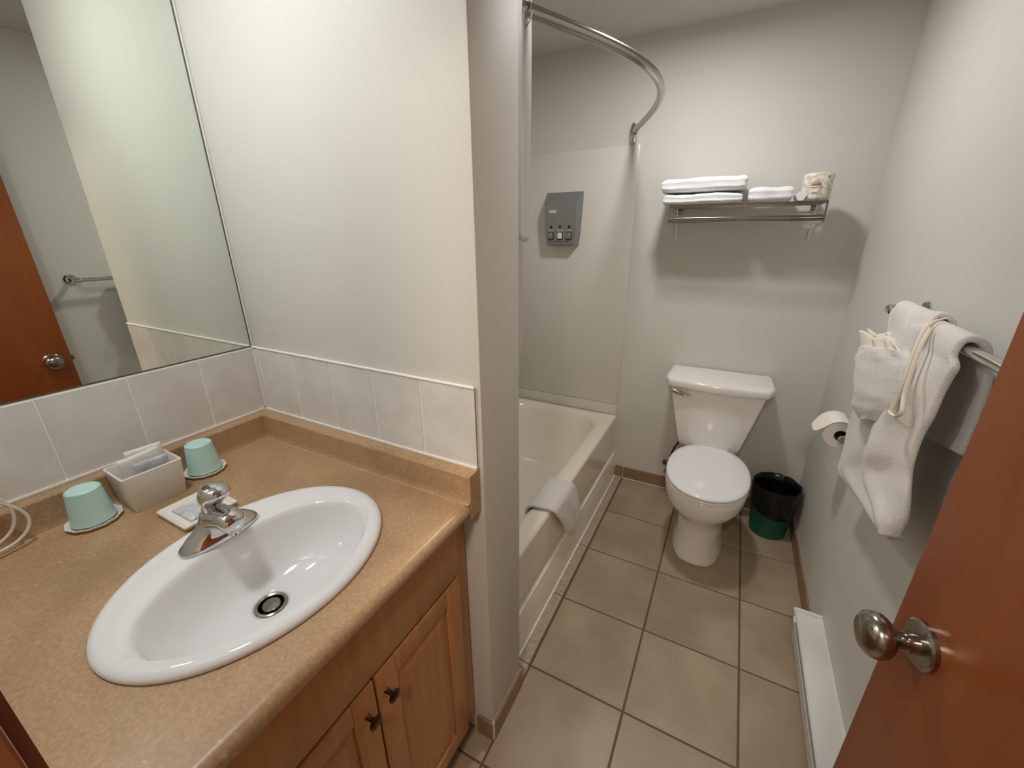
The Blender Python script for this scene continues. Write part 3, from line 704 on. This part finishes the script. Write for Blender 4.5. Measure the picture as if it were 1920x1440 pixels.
for i in range(9):
    y = -.225 + .11 * i / 8; R.append([Vector((.667 + .0165 * math.cos(t) * (1 + .08 * math.sin(3 * t)), y, 1.5785 + .0175 * math.sin(t))) for t in [2 * PI * k / 24 for k in range(24)]])
o = link('rolled_cloth', rings(b, R), 'towelw', None, ang=.8); tag(o, 'tiny rolled white cloth between hand towel and wrapped paper roll', 'cloth')
# wrapped paper roll standing on the shelf
wr = empty('wrapped_paper_roll', (.718, -.165, 1.561), label='spare toilet roll in printed paper wrap at the right end of the shelf', cat='toilet paper')
b = bmesh.new(); n = 48; R = []
for r, z in [(.010, .001), (.040, .001), (.049, .005), (.0505, .012), (.0505, .088), (.049, .095), (.042, .099), (.012, .094), (.0005, .093)]:
    R.append([Vector(((r + .0012 * math.sin(11 * t + z * 60)) * math.cos(t), (r + .0012 * math.sin(11 * t + z * 60)) * math.sin(t), z)) for t in [2 * PI * i / n for i in range(n)]])
o = link('wrap', rings(b, R), 'wrap', None, ang=1); o.parent = wr
def curved_patch(a0, a1, z0, z1, r, m, name, arch=0, rag=0):
    b = bmesh.new(); G = []
    for i in range(9):
        a = a0 + (a1 - a0) * i / 8; u = i / 8; top = z1 + arch * math.sin(PI * u)
        G.append([b.verts.new((r * math.cos(a), r * math.sin(a), z)) for z in (z0, top)])
    for p, q in zip(G, G[1:]): b.faces.new((p[0], q[0], q[1], p[1]))
    o = link(name, b, m, None, mods=[('SOLIDIFY', dict(thickness=.0006, offset=0))]); o.parent = wr
curved_patch(-2.05, -1.45, .052, .060, .0522, 'pink', 'printed_label', .014)
curved_patch(-2.05, -1.45, .046, .0515, .0524, 'label', 'printed_label', 0)
curved_patch(-1.95, -1.6, .026, .029, .0522, 'pink', 'printed_label', .002)
curved_patch(-1.10, -.90, .078, .086, .0522, 'pink', 'printed_label', .002)

# ------------------------------------------------------------------ towel bar
BX, BZ = .876, 1.250
br_ = empty('towel_bar', (BX, -1.16, BZ), label='chrome towel bar on the right wall beside the open door', cat='towel bar')
bm = bmesh.new(); tube(bm, [(BX, -.845, BZ), (BX, -1.478, BZ)], .0095, 20, 1, False); link('bar', bm, 'chrome', br_)
for y in (-.850, -1.473):
    bm = lathe(bmesh.new(), [(.026, 0), (.026, .004), (.022, .009), (.012, .012), (.0105, .045), (.0115, .056), (.0125, .066)], (XR - .0004, y, BZ + .002), (-1, 0, 0), 32)
    lathe(bm, [(.0125, -.014), (.0135, -.010), (.0135, .012), (.0125, .016)], (BX, y, BZ), (0, 1, 0), 24)
    link('post', bm, 'chrome', br_, ang=.6)

# towels draped on the bar
tw_ = empty('draped_towel', (BX, -1.15, BZ), label='white towel gathered and draped over the right wall towel bar', cat='towel')
def bmp(u, c, wd): d = (u - c) / wd; return math.exp(-d * d)
rows = [(.920, -1.00, .985, -1.310, 1.050), (.920, -1.00, 1.06, -1.312, 1.115), (.914, -.985, 1.17, -1.313, 1.19), (.901, -.955, 1.246, -1.312, 1.246), (.891, -.935, 1.264, -1.311, 1.264), (.876, -.925, 1.2705, -1.310, 1.2705),
        (.863, -.925, 1.266, -1.311, 1.264), (.857, -.930, 1.245, -1.315, 1.240)]
FR = [(0.852, -0.980, 1.190, -1.332, 1.222, 0.860), (0.852, -0.969, 1.123, -1.326, 1.199, 0.861), (0.856, -0.911, 1.046, -1.321, 1.166, 0.862), (0.859, -0.862, 0.955, -1.318, 1.123, 0.863), (0.862, -0.851, 0.881, -1.309, 1.082, 0.864), (0.864, -0.854, 0.810, -1.304, 1.037, 0.866), (0.867, -0.840, 0.751, -1.308, 0.996, 0.868), (0.869, -0.944, 0.760, -1.328, 0.957, 0.870), (0.871, -1.100, 0.784, -1.339, 0.924, 0.872), (0.873, -1.229, 0.805, -1.341, 0.888, 0.874), (0.874, -1.293, 0.827, -1.326, 0.855, 0.875)]
rows += FR
def bulge(u, v):
    f = max(0, min(1, (v - .42) / .14)); g = max(0, min(1, (v - .48) / .2))
    x = -((.026 + .010 * math.sin(PI * min(1, max(0, (v - .5) * 2.2)))) * bmp(u, .72, .21) - .016 * bmp(u, .42, .10) * g) * f
    x += .003 * math.sin(u * 23 + v * 9) * g
    x -= .008 * g * noise.noise(Vector((u * 3, v * 12, 2))) * bmp(u, .72, .25)
    wob = .006 * noise.noise(Vector((u * 2.2, v * 13, 7))) * g
    return Vector((x, wob, wob * .6))
link('towel_body', sheet(rows, 48, 5, bulge), 'towel', tw_, mods=[('SOLIDIFY', dict(thickness=.013, offset=0)), ('SUBSURF', dict(levels=1, render_levels=1))], ang=3)
# upper folded band running from the bar to the pouch
rows = [(.912, -.925, 1.18, -1.15, 1.18), (.902, -.925, 1.255, -1.155, 1.257), (.891, -.928, 1.274, -1.158, 1.277), (.876, -.930, 1.281, -1.162, 1.284), (.862, -.938, 1.276, -1.172, 1.279), (.853, -.958, 1.258, -1.190, 1.263)] + [(0.848, -1.003, 1.214, -1.203, 1.259, 0.846), (0.842, -0.997, 1.172, -1.191, 1.216, 0.842), (0.842, -1.013, 1.113, -1.186, 1.166, 0.842)]
def bulge2(u, v): return Vector((-.010 * math.sin(PI * u) * v - .006 * bmp(u, .55, .05) * 0, 0, .005 * bmp(u, .93, .07) - .004 * bmp(u, .62, .05)))
link('folded_band', sheet(rows, 30, 5, bulge2), 'towel', tw_, mods=[('SOLIDIFY', dict(thickness=.010, offset=0)), ('SUBSURF', dict(levels=1, render_levels=1))], ang=3)
lp = [(0.872, -1.190, 1.287), (0.858, -1.190, 1.280), (0.842, -1.203, 1.265), (0.828, -1.233, 1.228), (0.820, -1.258, 1.173), (0.817, -1.254, 1.117), (0.816, -1.252, 1.098), (0.816, -1.285, 1.101), (0.816, -1.307, 1.119), (0.818, -1.286, 1.148), (0.822, -1.270, 1.194), (0.830, -1.247, 1.237), (0.846, -1.214, 1.269)]
b = bmesh.new(); pts = spline(lp, 6); R = []
for i, p in enumerate(pts):
    tn = (pts[min(i + 1, len(pts) - 1)] - pts[max(i - 1, 0)]).normalized(); nx_ = Vector((1, 0, 0)); w_ = tn.cross(nx_).normalized()
    R.append([p + w_ * (.0024 * math.cos(a)) + nx_ * (.0042 * math.sin(a)) for a in [2 * PI * k / 10 for k in range(10)]])
link('hem_loop', rings(b, R), 'hem', tw_, ang=1)
# washcloth pouch with its fan
wc = empty('washcloth', (.80, -1.2, 1.1), label='small washcloth wrapped as a pouch with pleated fan top on the hanging towel', cat='washcloth')
PR = [(0.833, -0.866, 1.149, -1.201, 1.215), (0.829, -0.868, 1.123, -1.231, 1.200), (0.827, -0.902, 1.078, -1.253, 1.172), (0.828, -0.935, 1.026, -1.257, 1.134), (0.832, -0.957, 0.995, -1.230, 1.092), (0.840, -0.986, 0.977, -1.168, 1.043)]
b = bmesh.new(); L = spline([(r[0], r[1], r[2]) for r in PR], 5); Rr = spline([(r[0], r[3], r[4]) for r in PR], 5); R = []
for i, (a, c) in enumerate(zip(L, Rr)):
    v = i / (len(L) - 1); m_ = (a + c) / 2; hw = (c - a) / 2; th = .015 * (1 - .35 * v ** 3)
    R.append([m_ + hw * math.copysign(abs(math.cos(t)) ** .8, math.cos(t)) + Vector((-th * math.copysign(abs(math.sin(t)) ** .8, math.sin(t)) - .006 * noise.noise(Vector((math.cos(t) * 2.2, v * 6, 4))) - .0006 * math.sin(v * 70 + math.cos(t) * 3) - .003 * noise.noise(Vector((math.cos(t) * 5, v * 14, 9))), .001 * math.sin(v * 40), 0)) for t in [2 * PI * k / 36 for k in range(36)]])
link('pouch', rings(b, R), 'towel', wc, ang=1.2)
FN = [(0.836, -0.839, 1.180, -1.115, 1.218), (0.833, -0.876, 1.141, -1.175, 1.206)]
def bulge3(u, v): return Vector((-.012 * abs(((u * u * 2.2 + u) % 1) - .5) * 2 * (1 - v * .7) - .002, 0, .014 * (1 - v) * (math.sin(u * 9 + 1) * .5)))
for k_, off in ((0, 0), (1, .013)):
    o = link('fan', sheet([(r[0] + off, r[1], r[2] + off * .6, r[3], r[4] + off * .6) for r in FN], 40, 6, (lambda q: (lambda u, v: bulge3(u + .14 * q, v)))(k_)), 'hem', wc, mods=[('SOLIDIFY', dict(thickness=.003, offset=0))], ang=.6)

# ------------------------------------------------------------------ toilet paper holder
tp = empty('paper_holder', (.93, -.6, .80), label='chrome toilet paper holder on the right wall behind the hanging towel', cat='paper holder')
TPX, TPZ = .888, .796
link('wall_plate', nbox((XR - .010, -.66, .800), (XR - .0004, -.585, .880), .003), 'bronze', tp)
for y in (-.575, -.715):
    b = bmesh.new(); tube(b, [(XR - .004, y, .83), (XR - .02, y, .828), (TPX + .01, y, .812), (TPX, y, TPZ)], .006, 10, 5); lathe(b, [(.012, -.006), (.012, .006)], (TPX, y, TPZ), (0, 1, 0), 20); link('arm', b, 'chrome', tp)
b = bmesh.new(); tube(b, [(TPX, -.712, TPZ), (TPX, -.575, TPZ)], .0085, 16, 1, False); link('spindle', b, 'chrome', tp)
rl = empty('toilet_roll', (TPX, -.63, TPZ), label='white toilet roll with loose end on the right wall holder', cat='toilet paper')
b = bmesh.new(); n = 48; R = []
for r, d in [(.0195, 0), (.047, 0), (.0485, .002), (.0485, .098), (.047, .1), (.0195, .1), (.0195, 0)]:
    R.append([Vector((TPX + r * math.cos(t), -.682 + d, TPZ + r * math.sin(t))) for t in [2 * PI * i / n for i in range(n)]])
link('paper', rings(b, R, cap0=False, cap1=False), 'paper', rl, ang=.7)
link('core', lathe(bmesh.new(), [(.0193, 0), (.0193, .1), (.018, .1), (.018, 0), (.0193, 0)], (TPX, -.682, TPZ), (0, 1, 0), 32, False, False), 'card', rl)
rows = [(TPX + .02, -.684, TPZ + .0455, -.580, TPZ + .0455), (TPX - .005, -.684, TPZ + .0515, -.580, TPZ + .0515), (TPX - .030, -.684, TPZ + .043, -.580, TPZ + .045), (TPX - .050, -.683, TPZ + .022, -.582, TPZ + .028), (TPX - .066, -.672, TPZ + .002, -.592, TPZ + .006), (TPX - .073, -.655, TPZ - .006, -.610, TPZ - .004)]
link('loose_end', sheet(rows, 10, 5), 'paper', rl, mods=[('SOLIDIFY', dict(thickness=.0015, offset=0))], ang=2)

# ------------------------------------------------------------------ baseboard heater
ht = empty('baseboard_heater', (.90, -1.24, 0), label='long white metal baseboard heater along the right wall', cat='heater')
HY0, HY1 = -1.640, -.835
pr = [(XR - .0005, .012), (.892, .012), (.887, .020), (.868, .150), (.866, .160), (.870, .1655), (.938, .163), (XR - .0005, .166)]
b = bmesh.new(); extrude_y(b, pr, HY0 + .012, HY1 - .012); link('casing', b, 'heater', ht, smooth=False)
b = bmesh.new(); extrude_y(b, [(.8845, .045), (.879, .045), (.8645, .138), (.870, .140)], HY0 + .014, HY1 - .014); link('front_grille', b, 'heater', ht, smooth=False)
b = bmesh.new(); extrude_y(b, [(.8700, .1385), (.8655, .1385), (.8640, .1465), (.8685, .1465)], HY0 + .014, HY1 - .05); link('outlet_slot', b, 'dark' if False else 'disp', ht, smooth=False)
for y0_, y1_ in ((HY0, HY0 + .014), (HY1 - .014, HY1)):
    b = bmesh.new(); extrude_y(b, [(XR - .0005, .008), (.890, .008), (.884, .018), (.864, .152), (.862, .163), (.868, .1695), (.938, .1685), (XR - .0005, .1695)], y0_, y1_); link('end_cap', b, 'heater', ht, smooth=False)

# ------------------------------------------------------------------ washcloth on the tub rim
def rimcloth():
    path = [(-.118, .375), (-.112, .405), (-.100, .4225), (-.080, .427), (-.045, .4275), (-.018, .427), (-.002, .416), (.003, .395), (.007, .34), (.009, .27), (.012, .175)]
    yl = [-.85, -.845, -.84, -.835, -.83, -.825, -.815, -.80, -.775, -.745, -.715]
    yr = [-1.055, -1.06, -1.06, -1.055, -1.05, -1.045, -1.04, -1.025, -.99, -.945, -.885]
    rows = [(x, a, z + (.0), c, z + (0 if i < 8 else (.010 * (i - 7)) - .01 * (i == 10))) for i, ((x, z), a, c) in enumerate(zip(path, yl, yr))]
    o = link('rim_washcloth', sheet(rows, 22, 4, lambda u, v: Vector((.003 * noise.noise(Vector((u * 4, v * 5, 1))) + (.006 * math.sin(u * 5) * max(0, v - .6)), 0, 0))), 'towel', None,
             mods=[('SOLIDIFY', dict(thickness=.012, offset=0)), ('SUBSURF', dict(levels=1, render_levels=1))], ang=3)
    tag(o, 'folded white washcloth hanging over the bathtub rim', 'washcloth')
rimcloth()

# ------------------------------------------------------------------ lamps (both just above the frame)
def area(name, loc, size, power, col, rot=(0, 0, 0), par=None, shape='DISK', sy=None, spread=PI):
    ld = bpy.data.lights.new(name, 'AREA'); ld.shape = shape; ld.size = size; ld.energy = power; ld.color = col; ld.spread = spread
    if sy: ld.size_y = sy
    o = bpy.data.objects.new(name, ld); COL.objects.link(o); o.location = loc; o.rotation_euler = rot
    return o
def ceiling_lamp(lx, ly, w_, lab, c):
    cl = empty('ceiling_lamp', (lx, ly, ZCEIL), label=lab, cat='lamp')
    link('trim_ring', lathe(bmesh.new(), [(.095, -.001), (.095, -.012), (.080, -.030), (.074, -.030), (.074, -.004)], (lx, ly, ZCEIL), n=40, cap0=False, cap1=False), 'white_btn', cl)
    link('lens', lathe(bmesh.new(), [(.073, -.012), (.073, -.016), (.0, -.018)], (lx, ly, ZCEIL), n=40), 'glow', cl)
    area('lamp_light', (lx, ly, ZCEIL - .034), .14, w_, c)
ceiling_lamp(.25, -.70, CEIL_W, 'round white ceiling lamp over the floor between tub and toilet', (1, .985, .96))
ceiling_lamp(-.36, -2.12, SINK_W, 'round white ceiling lamp over the sink and mirror', (.95, .98, 1))
# warm lamp on the hallway ceiling, behind the viewer
hl = empty('hall_lamp', (.45, -2.95, ZCEIL), label='round warm ceiling lamp in the hallway outside the bathroom door', cat='lamp')
link('shade', lathe(bmesh.new(), [(.13, -.001), (.13, -.02), (.11, -.05), (.0, -.062)], (.45, -2.95, ZCEIL), n=40), emat('warm_glow', 'ffd9a8', 3.0), hl)
area('hall_light', (.45, -2.95, ZCEIL - .07), .24, HALL_W, (1, .86, .70))
